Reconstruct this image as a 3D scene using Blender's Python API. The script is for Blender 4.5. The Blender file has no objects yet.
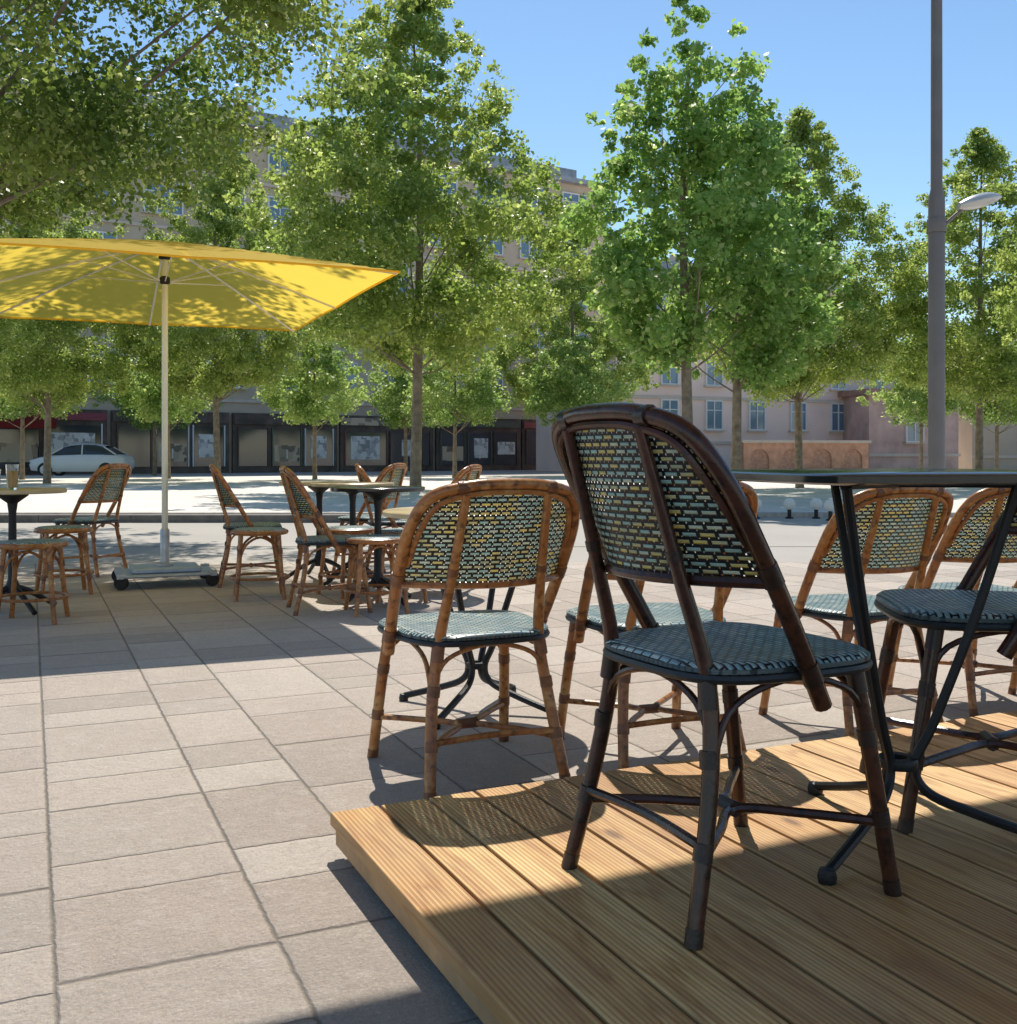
import bpy, math, random
import numpy as np
from mathutils import Vector, Matrix
random.seed(7); np.random.seed(7)
S=bpy.context.scene
COL=S.collection
S.view_settings.view_transform='Standard'; S.view_settings.look='None'; S.view_settings.exposure=0
R=math.radians
# ------------------------------------------------------------ node helpers
class NT:
    def __init__(s,name):
        s.m=bpy.data.materials.new(name); s.m.use_nodes=True
        s.t=s.m.node_tree; s.t.nodes.clear()
        s.out=s.n('ShaderNodeOutputMaterial')
    def n(s,t,**k):
        nd=s.t.nodes.new(t)
        for a,b in k.items(): setattr(nd,a,b)
        return nd
    def put(s,sock,v):
        if hasattr(v,'is_linked') or isinstance(v,bpy.types.NodeSocket): s.t.links.new(v,sock)
        else: sock.default_value=v
    def math(s,op,a,b=0.0,c=0.0,clamp=False):
        nd=s.n('ShaderNodeMath',operation=op); nd.use_clamp=clamp
        s.put(nd.inputs[0],a); s.put(nd.inputs[1],b); s.put(nd.inputs[2],c)
        return nd.outputs[0]
    def mix(s,f,a,b):
        nd=s.n('ShaderNodeMix',data_type='RGBA'); 
        s.put(nd.inputs[0],f); s.put(nd.inputs[6],a if not isinstance(a,tuple) else (*a[:3],1)); s.put(nd.inputs[7],b if not isinstance(b,tuple) else (*b[:3],1))
        return nd.outputs[2]
    def noise(s,scale,vec=None,detail=4,rough=.55):
        nd=s.n('ShaderNodeTexNoise'); nd.inputs['Scale'].default_value=scale; nd.inputs['Detail'].default_value=detail; nd.inputs['Roughness'].default_value=rough
        if vec is not None: s.put(nd.inputs['Vector'],vec)
        return nd.outputs['Fac']
    def ramp(s,f,a,b):
        nd=s.n('ShaderNodeMapRange'); nd.inputs[1].default_value=a; nd.inputs[2].default_value=b; s.put(nd.inputs[0],f); nd.clamp=True
        return nd.outputs[0]
    def obj(s): return s.n('ShaderNodeTexCoord').outputs['Object']
    def bsdf(s,col,rough=.6,metal=0,bump=None,bstr=.3,bdist=.01,spec=.5,**k):
        p=s.n('ShaderNodeBsdfPrincipled')
        s.put(p.inputs['Base Color'],col if not isinstance(col,tuple) else (*col[:3],1))
        s.put(p.inputs['Roughness'],rough); p.inputs['Metallic'].default_value=metal
        p.inputs['Specular IOR Level'].default_value=spec
        for a,b in k.items(): p.inputs[a.replace('_',' ')].default_value=b
        if bump is not None:
            b=s.n('ShaderNodeBump'); b.inputs['Strength'].default_value=bstr; b.inputs['Distance'].default_value=bdist
            s.put(b.inputs['Height'],bump); s.t.links.new(b.outputs[0],p.inputs['Normal'])
        return p.outputs[0]
    def done(s,sh): s.t.links.new(sh,s.out.inputs[0]); return s.m
def simple(name,col,rough=.6,metal=0,nscale=8,amt=.25,bstr=.15,spec=.5,bdist=.01):
    t=NT(name); o=t.obj(); f=t.noise(nscale,o,5)
    c2=tuple(x*(1-amt) for x in col); c1=tuple(min(1,x*(1+amt)) for x in col)
    c=t.mix(t.ramp(f,.3,.7),c2,c1)
    return t.done(t.bsdf(c,rough,metal,bump=t.noise(nscale*6,o,3),bstr=bstr,spec=spec,bdist=bdist))
# ------------------------------------------------------------ materials
def mat_paver():
    t=NT('stone_paving'); o=t.obj(); sp=t.n('ShaderNodeSeparateXYZ'); t.put(sp.inputs[0],o)
    wob=t.math('MULTIPLY',t.math('SUBTRACT',t.noise(22,o,5,.7),.5),.014)
    x=t.math('ADD',sp.outputs[0],wob); y=t.math('ADD',sp.outputs[1],wob)
    P=.68; A=.40
    rx=t.math('DIVIDE',x,P); fl=t.math('FLOOR',rx); px=t.math('MULTIPLY',t.math('FRACT',rx),P)
    isn=t.math('GREATER_THAN',px,A)
    row=t.math('MULTIPLY_ADD',fl,2.0,isn)
    lx=t.math('SUBTRACT',px,t.math('MULTIPLY',isn,A))
    wd=t.math('MULTIPLY_ADD',isn,P-2*A,A)
    w=t.n('ShaderNodeTexWhiteNoise',noise_dimensions='1D'); t.put(w.inputs['W'],row)
    ln=t.math('MULTIPLY_ADD',w.outputs['Value'],.18,.29)
    ly=t.math('ADD',t.math('DIVIDE',y,ln),t.math('MULTIPLY',w.outputs['Value'],37.3))
    ly=t.math('ADD',ly,t.math('MULTIPLY',t.math('SINE',t.math('MULTIPLY',ly,2.3)),.24))
    cell=t.math('FLOOR',ly); fy=t.math('FRACT',ly)
    dx=t.math('MINIMUM',lx,t.math('SUBTRACT',wd,lx))
    dy=t.math('MULTIPLY',t.math('MINIMUM',fy,t.math('SUBTRACT',1,fy)),ln)
    d=t.math('MINIMUM',dx,dy)
    joint=t.ramp(d,.001,.0060)
    edge=t.ramp(d,.0,.02)
    cv=t.n('ShaderNodeCombineXYZ'); t.put(cv.inputs[0],row); t.put(cv.inputs[1],cell)
    w2=t.n('ShaderNodeTexWhiteNoise',noise_dimensions='2D'); t.put(w2.inputs['Vector'],cv.outputs[0])
    c=t.mix(w2.outputs['Value'],(.45,.385,.325),(.65,.57,.485))
    w3=t.n('ShaderNodeSeparateColor'); t.put(w3.inputs[0],w2.outputs['Color'])
    c=t.mix(t.math('MULTIPLY',w3.outputs[1],.35),c,(.60,.465,.38))
    n1=t.noise(1.3,o,6,.65); n2=t.noise(120,o,5,.85); n3=t.noise(13,o,8,.8); n4=t.noise(42,o,6,.8); n5=t.noise(5,o,7,.75)
    c=t.mix(t.math('MULTIPLY',t.ramp(n1,.45,.75),.25),c,(.33,.285,.24))
    c=t.mix(t.math('MULTIPLY',t.ramp(n5,.52,.66),.25),c,(.38,.325,.27))
    c=t.mix(t.math('MULTIPLY',t.ramp(n3,.5,.66),.4),c,(.72,.64,.56))
    c=t.mix(t.math('MULTIPLY',t.ramp(n4,.50,.62),.3),c,(.33,.275,.23))
    c=t.mix(t.math('MULTIPLY',t.ramp(n2,.51,.61),.32),c,(.24,.20,.175))
    c=t.mix(t.math('MULTIPLY',t.ramp(n2,.46,.38),.4),c,(.80,.73,.65))
    c=t.mix(joint,t.mix(n1,(.14,.115,.095),(.42,.365,.30)),c)
    h=t.math('ADD',t.math('MULTIPLY',joint,.6),t.math('ADD',t.math('MULTIPLY',edge,.3),t.math('MULTIPLY',t.math('ADD',n4,n3),.85)))
    return t.done(t.bsdf(c,.82,bump=h,bstr=.8,bdist=.015,spec=.25))
def mat_asphalt():
    t=NT('asphalt'); o=t.obj(); n=t.noise(.5,o,6,.6); n2=t.noise(40,o,4,.7)
    c=t.mix(n,(.36,.33,.29),(.52,.475,.425)); c=t.mix(t.math('MULTIPLY',t.ramp(n2,.5,.7),.4),c,(.6,.55,.5))
    return t.done(t.bsdf(c,.85,bump=n2,bstr=.4,spec=.25))
def mat_plaza():
    t=NT('pale_plaza_stone'); o=t.obj(); n=t.noise(.35,o,6,.6); n2=t.noise(12,o,4,.7)
    b=t.n('ShaderNodeTexBrick'); t.put(b.inputs['Vector'],o); b.inputs['Scale'].default_value=1; b.inputs['Brick Width'].default_value=1.6; b.inputs['Row Height'].default_value=.8
    b.inputs['Mortar Size'].default_value=.02; b.inputs['Color1'].default_value=(.74,.66,.57,1); b.inputs['Color2'].default_value=(.84,.76,.67,1); b.inputs['Mortar'].default_value=(.5,.45,.4,1)
    c=t.mix(t.math('MULTIPLY',t.ramp(n,.4,.7),.3),b.outputs[0],(.60,.53,.46))
    c=t.mix(t.math('MULTIPLY',n2,.2),c,(.86,.79,.70))
    return t.done(t.bsdf(c,.8,bump=n2,bstr=.2))
def mat_deck():
    t=NT('ribbed_pine_boards'); o=t.obj(); g=t.n('ShaderNodeNewGeometry')
    sp=t.n('ShaderNodeSeparateXYZ'); t.put(sp.inputs[0],o)
    rnd=g.outputs['Random Per Island']
    sc=t.n('ShaderNodeVectorMath',operation='MULTIPLY_ADD'); t.put(sc.inputs[0],o); sc.inputs[1].default_value=(34,1.6,28)
    cv=t.n('ShaderNodeCombineXYZ'); t.put(cv.inputs[1],t.math('MULTIPLY',rnd,50)); t.put(sc.inputs[2],cv.outputs[0])
    gr=t.noise(1.0,sc.outputs[0],6,.6)
    sc2=t.n('ShaderNodeVectorMath',operation='MULTIPLY_ADD'); t.put(sc2.inputs[0],o); sc2.inputs[1].default_value=(9,.9,9); t.put(sc2.inputs[2],cv.outputs[0])
    gr2=t.noise(1.0,sc2.outputs[0],3,.5)
    ring=t.math('FRACT',t.math('MULTIPLY',gr2,9))
    ring=t.math('ABSOLUTE',t.math('SUBTRACT',ring,.5))
    c=t.mix(rnd,(.60,.325,.115),(.96,.64,.27))
    c=t.mix(t.math('MULTIPLY',t.ramp(gr,.40,.72),.75),c,(.50,.225,.065))
    c=t.mix(t.math('MULTIPLY',t.ramp(ring,.28,.5),.6),c,(.39,.16,.045))
    v=t.n('ShaderNodeTexVoronoi'); sc3=t.n('ShaderNodeVectorMath',operation='MULTIPLY'); t.put(sc3.inputs[0],o); sc3.inputs[1].default_value=(6,2.3,1); t.put(v.inputs['Vector'],sc3.outputs[0]); v.inputs['Scale'].default_value=1.0
    c=t.mix(t.math('MULTIPLY',t.ramp(v.outputs['Distance'],.11,.05),.85),c,(.16,.065,.022))
    nd=t.noise(2.2,o,6,.65)
    c=t.mix(t.math('MULTIPLY',t.ramp(nd,.48,.74),.4),c,(.38,.26,.17))
    rib=t.math('FRACT',t.math('DIVIDE',sp.outputs[0],.0105)); rib=t.math('ABSOLUTE',t.math('SUBTRACT',rib,.5))
    groove=t.ramp(rib,.20,.44)
    c=t.mix(t.math('MULTIPLY',groove,.38),c,(.15,.065,.022))
    h=t.math('SUBTRACT',t.math('MULTIPLY',gr,.15),groove)
    return t.done(t.bsdf(c,.5,bump=h,bstr=.5,bdist=.003,spec=.4))
def mat_cane(name,c1,c2,c3,rough=.28,band=None):
    t=NT(name); o=t.obj(); n=t.noise(9,o,5,.6); n2=t.noise(45,o,4,.6); n3=t.noise(18,o,2)
    c=t.mix(t.ramp(n,.35,.65),c1,c2)
    if band: c=t.mix(t.math('MULTIPLY',t.ramp(n3,.54,.66),.6),c,band)
    c=t.mix(t.math('MULTIPLY',t.ramp(n2,.5,.68),.75),c,c3)
    return t.done(t.bsdf(c,rough,bump=n2,bstr=.25,bdist=.004,spec=.5))
def mat_weave(name,bw,rh,ms,ca,cb,cc,holes=True,back=(.012,.012,.014),rough=.42,glow=0.0):
    t=NT(name); uv=t.n('ShaderNodeUVMap').outputs[0]
    b=t.n('ShaderNodeTexBrick'); t.put(b.inputs['Vector'],uv); b.inputs['Scale'].default_value=1
    b.inputs['Brick Width'].default_value=bw; b.inputs['Row Height'].default_value=rh; b.inputs['Mortar Size'].default_value=ms; b.inputs['Mortar Smooth'].default_value=.3
    b.inputs['Color1'].default_value=(0,0,0,1); b.inputs['Color2'].default_value=(1,1,1,1); b.inputs['Mortar'].default_value=(0,0,0,1)
    sp=t.n('ShaderNodeSeparateXYZ'); t.put(sp.inputs[0],uv)
    nz=t.noise(14,uv,4)
    c=t.mix(t.ramp(b.outputs[0],.38,.42),ca,cb); c=t.mix(t.ramp(b.outputs[0],.56,.60),c,cc)
    c=t.mix(t.ramp(nz,.35,.75),c,tuple(x*.6 for x in ca))
    fib=t.math('SINE',t.math('MULTIPLY',sp.outputs[1],3.1416*2/rh*4))
    c=t.mix(t.math('MULTIPLY',t.ramp(fib,.2,1),.45),c,back)
    fu=t.math('FRACT',t.math('DIVIDE',sp.outputs[0],bw*.5)); 
    fv=t.math('FRACT',t.math('DIVIDE',sp.outputs[1],rh))
    c=t.mix(b.outputs['Fac'],c,back)
    pillow=t.math('SUBTRACT',1,t.math('POWER',t.math('ABSOLUTE',t.math('MULTIPLY_ADD',fv,2.0,-1.0)),2.0))
    h=t.math('MULTIPLY',t.math('SUBTRACT',1,b.outputs['Fac']),pillow)
    sh=t.bsdf(c,rough,bump=h,bstr=.9,bdist=.008,spec=.5)
    if glow:
        tl=t.n('ShaderNodeBsdfTranslucent'); t.put(tl.inputs[0],c); mg=t.n('ShaderNodeMixShader'); mg.inputs[0].default_value=glow; t.put(mg.inputs[1],sh); t.put(mg.inputs[2],tl.outputs[0]); sh=mg.outputs[0]
    if holes:
        hu=t.math('MULTIPLY',t.math('LESS_THAN',fu,.15),t.math('LESS_THAN',t.math('ABSOLUTE',t.math('SUBTRACT',fv,.05)),.22))
        tr=t.n('ShaderNodeBsdfTransparent'); mx=t.n('ShaderNodeMixShader'); t.put(mx.inputs[0],hu); t.put(mx.inputs[1],sh); t.put(mx.inputs[2],tr.outputs[0]); sh=mx.outputs[0]
    return t.done(sh)
def mat_leaf(name,dark,light,yel,tr=.5,boost=2.8,sat=1.04):
    t=NT(name); g=t.n('ShaderNodeNewGeometry'); o=t.obj()
    n=t.noise(.55,o,3); r=g.outputs['Random Per Island']
    c=t.mix(r,dark,light); c=t.mix(t.math('MULTIPLY',t.ramp(n,.38,.62),.6),c,yel)
    c=t.mix(t.math('MULTIPLY',t.math('GREATER_THAN',r,.92),.65),c,(.44,.45,.20))
    p=t.bsdf(c,.42,spec=.45)
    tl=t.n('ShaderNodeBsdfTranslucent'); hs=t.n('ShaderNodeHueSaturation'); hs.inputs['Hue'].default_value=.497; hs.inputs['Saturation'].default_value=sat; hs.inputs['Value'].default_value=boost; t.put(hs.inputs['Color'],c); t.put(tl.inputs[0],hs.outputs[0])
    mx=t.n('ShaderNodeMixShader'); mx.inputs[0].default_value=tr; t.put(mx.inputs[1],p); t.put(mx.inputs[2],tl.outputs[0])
    return t.done(mx.outputs[0])
def mat_canvas(name,col,tr):
    t=NT(name); o=t.obj(); n=t.noise(3,o,4); c=t.mix(n,tuple(x*.94 for x in col),col)
    p=t.bsdf(c,.8,bump=t.noise(2.5,o,3),bstr=.15,bdist=.05,spec=.2); tl=t.n('ShaderNodeBsdfTranslucent'); t.put(tl.inputs[0],c)
    mx=t.n('ShaderNodeMixShader'); mx.inputs[0].default_value=tr; t.put(mx.inputs[1],p); t.put(mx.inputs[2],tl.outputs[0])
    return t.done(mx.outputs[0])
def mat_glass_pane(name,col,rough=.08):
    t=NT(name); o=t.obj(); n=t.noise(.6,o,3); c=t.mix(n,tuple(x*.5 for x in col),tuple(min(1,x*1.5) for x in col))
    return t.done(t.bsdf(c,rough,spec=1.0))
def mat_poster(name,scale,a,b_):
    t=NT(name); o=t.obj(); v=t.n('ShaderNodeTexVoronoi',distance='CHEBYCHEV'); t.put(v.inputs['Vector'],o); v.inputs['Scale'].default_value=scale
    w=t.n('ShaderNodeSeparateColor'); t.put(w.inputs[0],v.outputs['Color'])
    c=t.mix(w.outputs[0],a,b_); c=t.mix(t.math('GREATER_THAN',w.outputs[1],.6),c,tuple(x*.92 for x in a))
    return t.done(t.bsdf(c,.4))
PAVER=mat_paver(); ASPH=mat_asphalt(); PLAZA=mat_plaza(); DECK=mat_deck()
CANE=mat_cane('varnished_rattan',(.50,.20,.058),(.31,.105,.028),(.055,.02,.010),band=(.64,.35,.13))
CANED=mat_cane('dark_rattan',(.09,.028,.014),(.035,.013,.008),(.009,.006,.005),.25)
BIND=simple('rattan_binding',(.20,.08,.035),.4,amt=.5,nscale=30)
BINDD=simple('dark_rattan_binding',(.03,.014,.010),.35,amt=.4,nscale=30)
WBACK=mat_weave('woven_back',.028,.0130,.0036,(.44,.64,.54),(.80,.80,.56),(.86,.63,.14),glow=.2)
WSEAT=mat_weave('woven_seat',.026,.0135,.0022,(.36,.58,.64),(.54,.74,.78),(.72,.84,.78),holes=False,rough=.36)
RIM=simple('black_seat_edge',(.02,.022,.025),.4,nscale=40)
IRON=simple('black_iron',(.018,.018,.02),.45,.3,nscale=30)
TOPBLK=simple('black_table_top',(.02,.022,.022),.16,0,nscale=5,bstr=.03)
TOPWOOD=simple('beige_table_top',(.52,.40,.22),.35,0,nscale=6,bstr=.05)
YEL=mat_canvas('yellow_canvas',(.99,.71,.10),.68)
CREAM=simple('cream_metal',(.80,.76,.66),.4,.1,nscale=4,amt=.06,bstr=.03)
STEEL=simple('galvanised_steel',(.50,.51,.53),.4,.6,nscale=12)
RUBBER=simple('black_rubber',(.02,.02,.02),.7)
POLEM=simple('grey_brown_paint',(.18,.16,.15),.5,.2,nscale=3,amt=.12)
LAMPG=simple('pale_lamp_glass',(.55,.55,.53),.25,.2,amt=.05)
BARK=simple('tree_bark',(.26,.20,.14),.9,0,nscale=6,amt=.4,bstr=.6,bdist=.03)
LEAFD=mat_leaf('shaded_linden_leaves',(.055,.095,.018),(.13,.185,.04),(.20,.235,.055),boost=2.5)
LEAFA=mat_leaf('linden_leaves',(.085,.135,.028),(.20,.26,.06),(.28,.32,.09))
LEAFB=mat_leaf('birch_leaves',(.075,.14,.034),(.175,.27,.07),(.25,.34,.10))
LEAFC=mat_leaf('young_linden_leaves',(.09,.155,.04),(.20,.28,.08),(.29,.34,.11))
BEIGE=simple('beige_render',(.54,.45,.35),.85,0,nscale=.5,amt=.12,bstr=.2)
PINK=simple('pink_render',(.90,.70,.62),.85,0,nscale=.5,amt=.08,bstr=.2)
BRICK=simple('red_brown_brick',(.60,.33,.22),.85,0,nscale=2,amt=.25)
TRIM=simple('pale_stone_trim',(.62,.53,.45),.8,0,nscale=2,amt=.1)
WHITEF=simple('white_window_frame',(.78,.78,.76),.5,amt=.05)
GLASSB=mat_glass_pane('blue_window_glass',(.14,.23,.34))
GLASSD=mat_glass_pane('dark_shop_glass',(.05,.055,.065))
SHOPF=simple('dark_shop_front',(.095,.07,.058),.5,nscale=2,amt=.5)
POSTER=mat_poster('poster_print',4.5,(.80,.80,.77),(.26,.27,.28))
POSTER2=mat_poster('warm_display',2.5,(.62,.50,.36),(.12,.09,.07))
ROOF=simple('terracotta_roof',(.36,.21,.16),.8,nscale=3)
ZINC=simple('zinc_roof',(.34,.36,.39),.5,.3,nscale=2)
REDC=mat_canvas('dark_red_canvas',(.25,.03,.025),.2)
CARP=simple('silver_car_paint',(.84,.85,.86),.3,.0,nscale=1,amt=.03,bstr=.0)
CANVAS=mat_canvas('beige_canvas',(.50,.42,.32),.02)
STONEB=mat_canvas('frosted_white_ball',(.95,.93,.88),.35)
# ------------------------------------------------------------ mesh builder
class MB:
    def __init__(s): s.v=[];s.f=[];s.m=[];s.uv=[]
    def add(s,vs,fs,mi=0,uvs=None):
        o=len(s.v); s.v+= [tuple(x) for x in vs]
        for i,f in enumerate(fs):
            s.f.append(tuple(a+o for a in f)); s.m.append(mi)
            s.uv.append(uvs[i] if uvs else None)
    def box(s,c,d,mi=0,rot=None):
        x,y,z=[a/2 for a in d]; M=rot or Matrix.Identity(3)
        vs=[M@Vector((a*x,b*y,e*z))+Vector(c) for a in(-1,1) for b in(-1,1) for e in(-1,1)]
        s.add(vs,[(0,1,3,2),(4,6,7,5),(0,4,5,1),(2,3,7,6),(0,2,6,4),(1,5,7,3)],mi)
    def tube(s,pts,r,mi=0,seg=8,res=6,caps=True,smooth=True):
        P=[Vector(p) for p in pts]; n=len(P)
        rr=r if isinstance(r,(list,tuple)) else [r]*n
        if smooth and n>2:
            Q=[];RR=[]
            for i in range(n-1):
                p0=P[max(i-1,0)];p1=P[i];p2=P[i+1];p3=P[min(i+2,n-1)]
                for k in range(res):
                    t=k/res
                    Q.append(.5*((2*p1)+(p2-p0)*t+(2*p0-5*p1+4*p2-p3)*t*t+(3*p1-p0-3*p2+p3)*t**3)); RR.append(rr[i]*(1-t)+rr[i+1]*t)
            Q.append(P[-1]);RR.append(rr[-1])
        else: Q=P;RR=list(rr)
        m=len(Q); T=[]
        for i in range(m):
            d=(Q[min(i+1,m-1)]-Q[max(i-1,0)]); T.append(d.normalized() if d.length>1e-9 else Vector((0,0,1)))
        a=Vector((0,0,1)) if abs(T[0].z)<.9 else Vector((1,0,0))
        u=T[0].cross(a).normalized(); vs=[]
        for i in range(m):
            u=(u-T[i]*u.dot(T[i])).normalized(); w=T[i].cross(u)
            for k in range(seg):
                an=2*math.pi*k/seg; vs.append(Q[i]+(u*math.cos(an)+w*math.sin(an))*RR[i])
        fs=[(i*seg+k,i*seg+(k+1)%seg,(i+1)*seg+(k+1)%seg,(i+1)*seg+k) for i in range(m-1) for k in range(seg)]
        if caps: fs+= [tuple(range(seg))[::-1],tuple((m-1)*seg+k for k in range(seg))]
        s.add(vs,fs,mi)
    def lathe(s,prof,mi=0,seg=24,c=(0,0,0)):
        vs=[(c[0]+r*math.cos(2*math.pi*k/seg),c[1]+r*math.sin(2*math.pi*k/seg),c[2]+z) for r,z in prof for k in range(seg)]
        fs=[(i*seg+k,i*seg+(k+1)%seg,(i+1)*seg+(k+1)%seg,(i+1)*seg+k) for i in range(len(prof)-1) for k in range(seg)]
        s.add(vs,fs,mi)
    def obj(s,name,mats,parent=None,smooth=True,loc=None):
        me=bpy.data.meshes.new(name); me.from_pydata(s.v,[],s.f)
        for m in (mats if isinstance(mats,(list,tuple)) else [mats]): me.materials.append(m)
        me.polygons.foreach_set('material_index',s.m)
        if any(u is not None for u in s.uv):
            L=me.uv_layers.new(name='UVMap'); k=0
            for f,u in zip(s.f,s.uv):
                for j in range(len(f)):
                    L.data[k].uv = u[j] if u else (0,0); k+=1
        me.validate(); me.update()
        if smooth:
            me.polygons.foreach_set('use_smooth',[True]*len(me.polygons))
            try: me.set_sharp_from_angle(angle=R(40))
            except Exception: pass
        o=bpy.data.objects.new(name,me); COL.objects.link(o)
        if parent: o.parent=parent
        if loc: o.location=loc
        return o
def empty(name,label=None,cat=None,loc=(0,0,0),rz=0,group=None,sc=1):
    e=bpy.data.objects.new(name,None); e.empty_display_size=.1; COL.objects.link(e)
    e.location=loc; e.rotation_euler=(0,0,rz); e.scale=(sc,)*3 if not isinstance(sc,tuple) else sc
    if label: e['label']=label
    if cat: e['category']=cat
    if group: e['group']=group
    return e
def place(root,loc,rz,label=None,sc=None,first=False):
    if first:
        o=root
    else:
        o=root.copy(); COL.objects.link(o)
        for ch in root.children:
            c=ch.copy(); c.parent=o; COL.objects.link(c)
            for g in ch.children:
                k=g.copy(); k.parent=c; COL.objects.link(k)
    o.location=loc; o.rotation_euler=(0,0,rz)
    if sc is not None: o.scale=sc if isinstance(sc,tuple) else (sc,)*3
    if label: o['label']=label
    return o
# ------------------------------------------------------------ ground
YAW=R(24.5)
def sheet(name,x0,x1,y0,y1,z,mat,loc=(0,0,0),rz=0):
    b=MB(); b.add([(x0,y0,z),(x1,y0,z),(x1,y1,z),(x0,y1,z)],[(0,1,2,3)]); o=b.obj(name,mat,smooth=False); o['kind']='structure'; o.location=loc; o.rotation_euler=(0,0,rz); return o
sheet('ground',-500,500,-300,900,-.004,ASPH)
b=MB()
ox,oy=-.314+.28*math.cos(YAW),1.753+.28*math.sin(YAW)
c,s_=math.cos(-YAW),math.sin(-YAW)
loc=[(-30,-12),(30,-12),(30,9.6),(-30,9.0)]
b.add([(c*(x-ox)-s_*(y-oy),s_*(x-ox)+c*(y-oy),0) for x,y in loc],[(0,1,2,3)]); pv=b.obj('terrace_pavement',PAVER,smooth=False); pv.rotation_euler=(0,0,YAW); pv['kind']='structure'
pv.location=(ox,oy,0)
sheet('street',-60,60,10.9,15.95,.0,ASPH)
b=MB(); b.box((0,30.6,.02),(120,28.8,.08)); pz=b.obj('plaza',PLAZA,smooth=False); pz['kind']='structure'
PZ=.06
b=MB()
for i in range(-30,30): b.box((i*1.5+.75,16.08,.025),(1.492,.2,.09))
kb=b.obj('plaza_kerb',simple('grey_kerb_stone',(.46,.41,.36),.8),smooth=False); kb['kind']='structure'
b=MB()
for i in range(-6,0): b.box((i*1.3+.65-.1,14.9,.05),(1.292,.32,.11))
kb=b.obj('street_kerb',simple('dark_kerb_stone',(.16,.14,.125),.8),smooth=False); kb['kind']='structure'
sheet('far_road',-80,80,45.05,49.5,.0,ASPH)
# ------------------------------------------------------------ deck
KS=1.037
dk=empty('wooden_deck','low terrace platform of ribbed pine boards on dark frame','deck',loc=(-.41*KS,2.41*KS,0),rz=R(25.2))
b=MB(); DZ=.10; pw=.126; rq=random.Random(3)
for i in range(46):
    x0=i*pw+.0; b.box((x0+pw/2-.003+rq.uniform(-.0007,.0007),-2.45+rq.uniform(-.004,.004),DZ-.015+rq.uniform(-.0012,.0008)),(pw-.0075,4.9,.030))
top=b.obj('deck_boards',DECK,dk,smooth=False)
bv=top.modifiers.new('b','BEVEL'); bv.width=.003; bv.segments=2
b=MB(); b.box((2.95,-.13,.034),(5.50,.045,.068)); b.box((.10,-2.42,.034),(.045,4.5,.068))
for i in range(1,9): b.box((2.95,-.13-i*.55,.034),(5.45,.045,.066))
b.obj('deck_frame',simple('dark_joist_wood',(.03,.022,.016),.9),dk,smooth=False)
b=MB(); b.box((.020,-2.44,.048),(.022,4.84,.040)); b.obj('edge_board',simple('worn_pine_edge',(.42,.26,.13),.8,nscale=5,amt=.35),dk,smooth=False)
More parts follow.
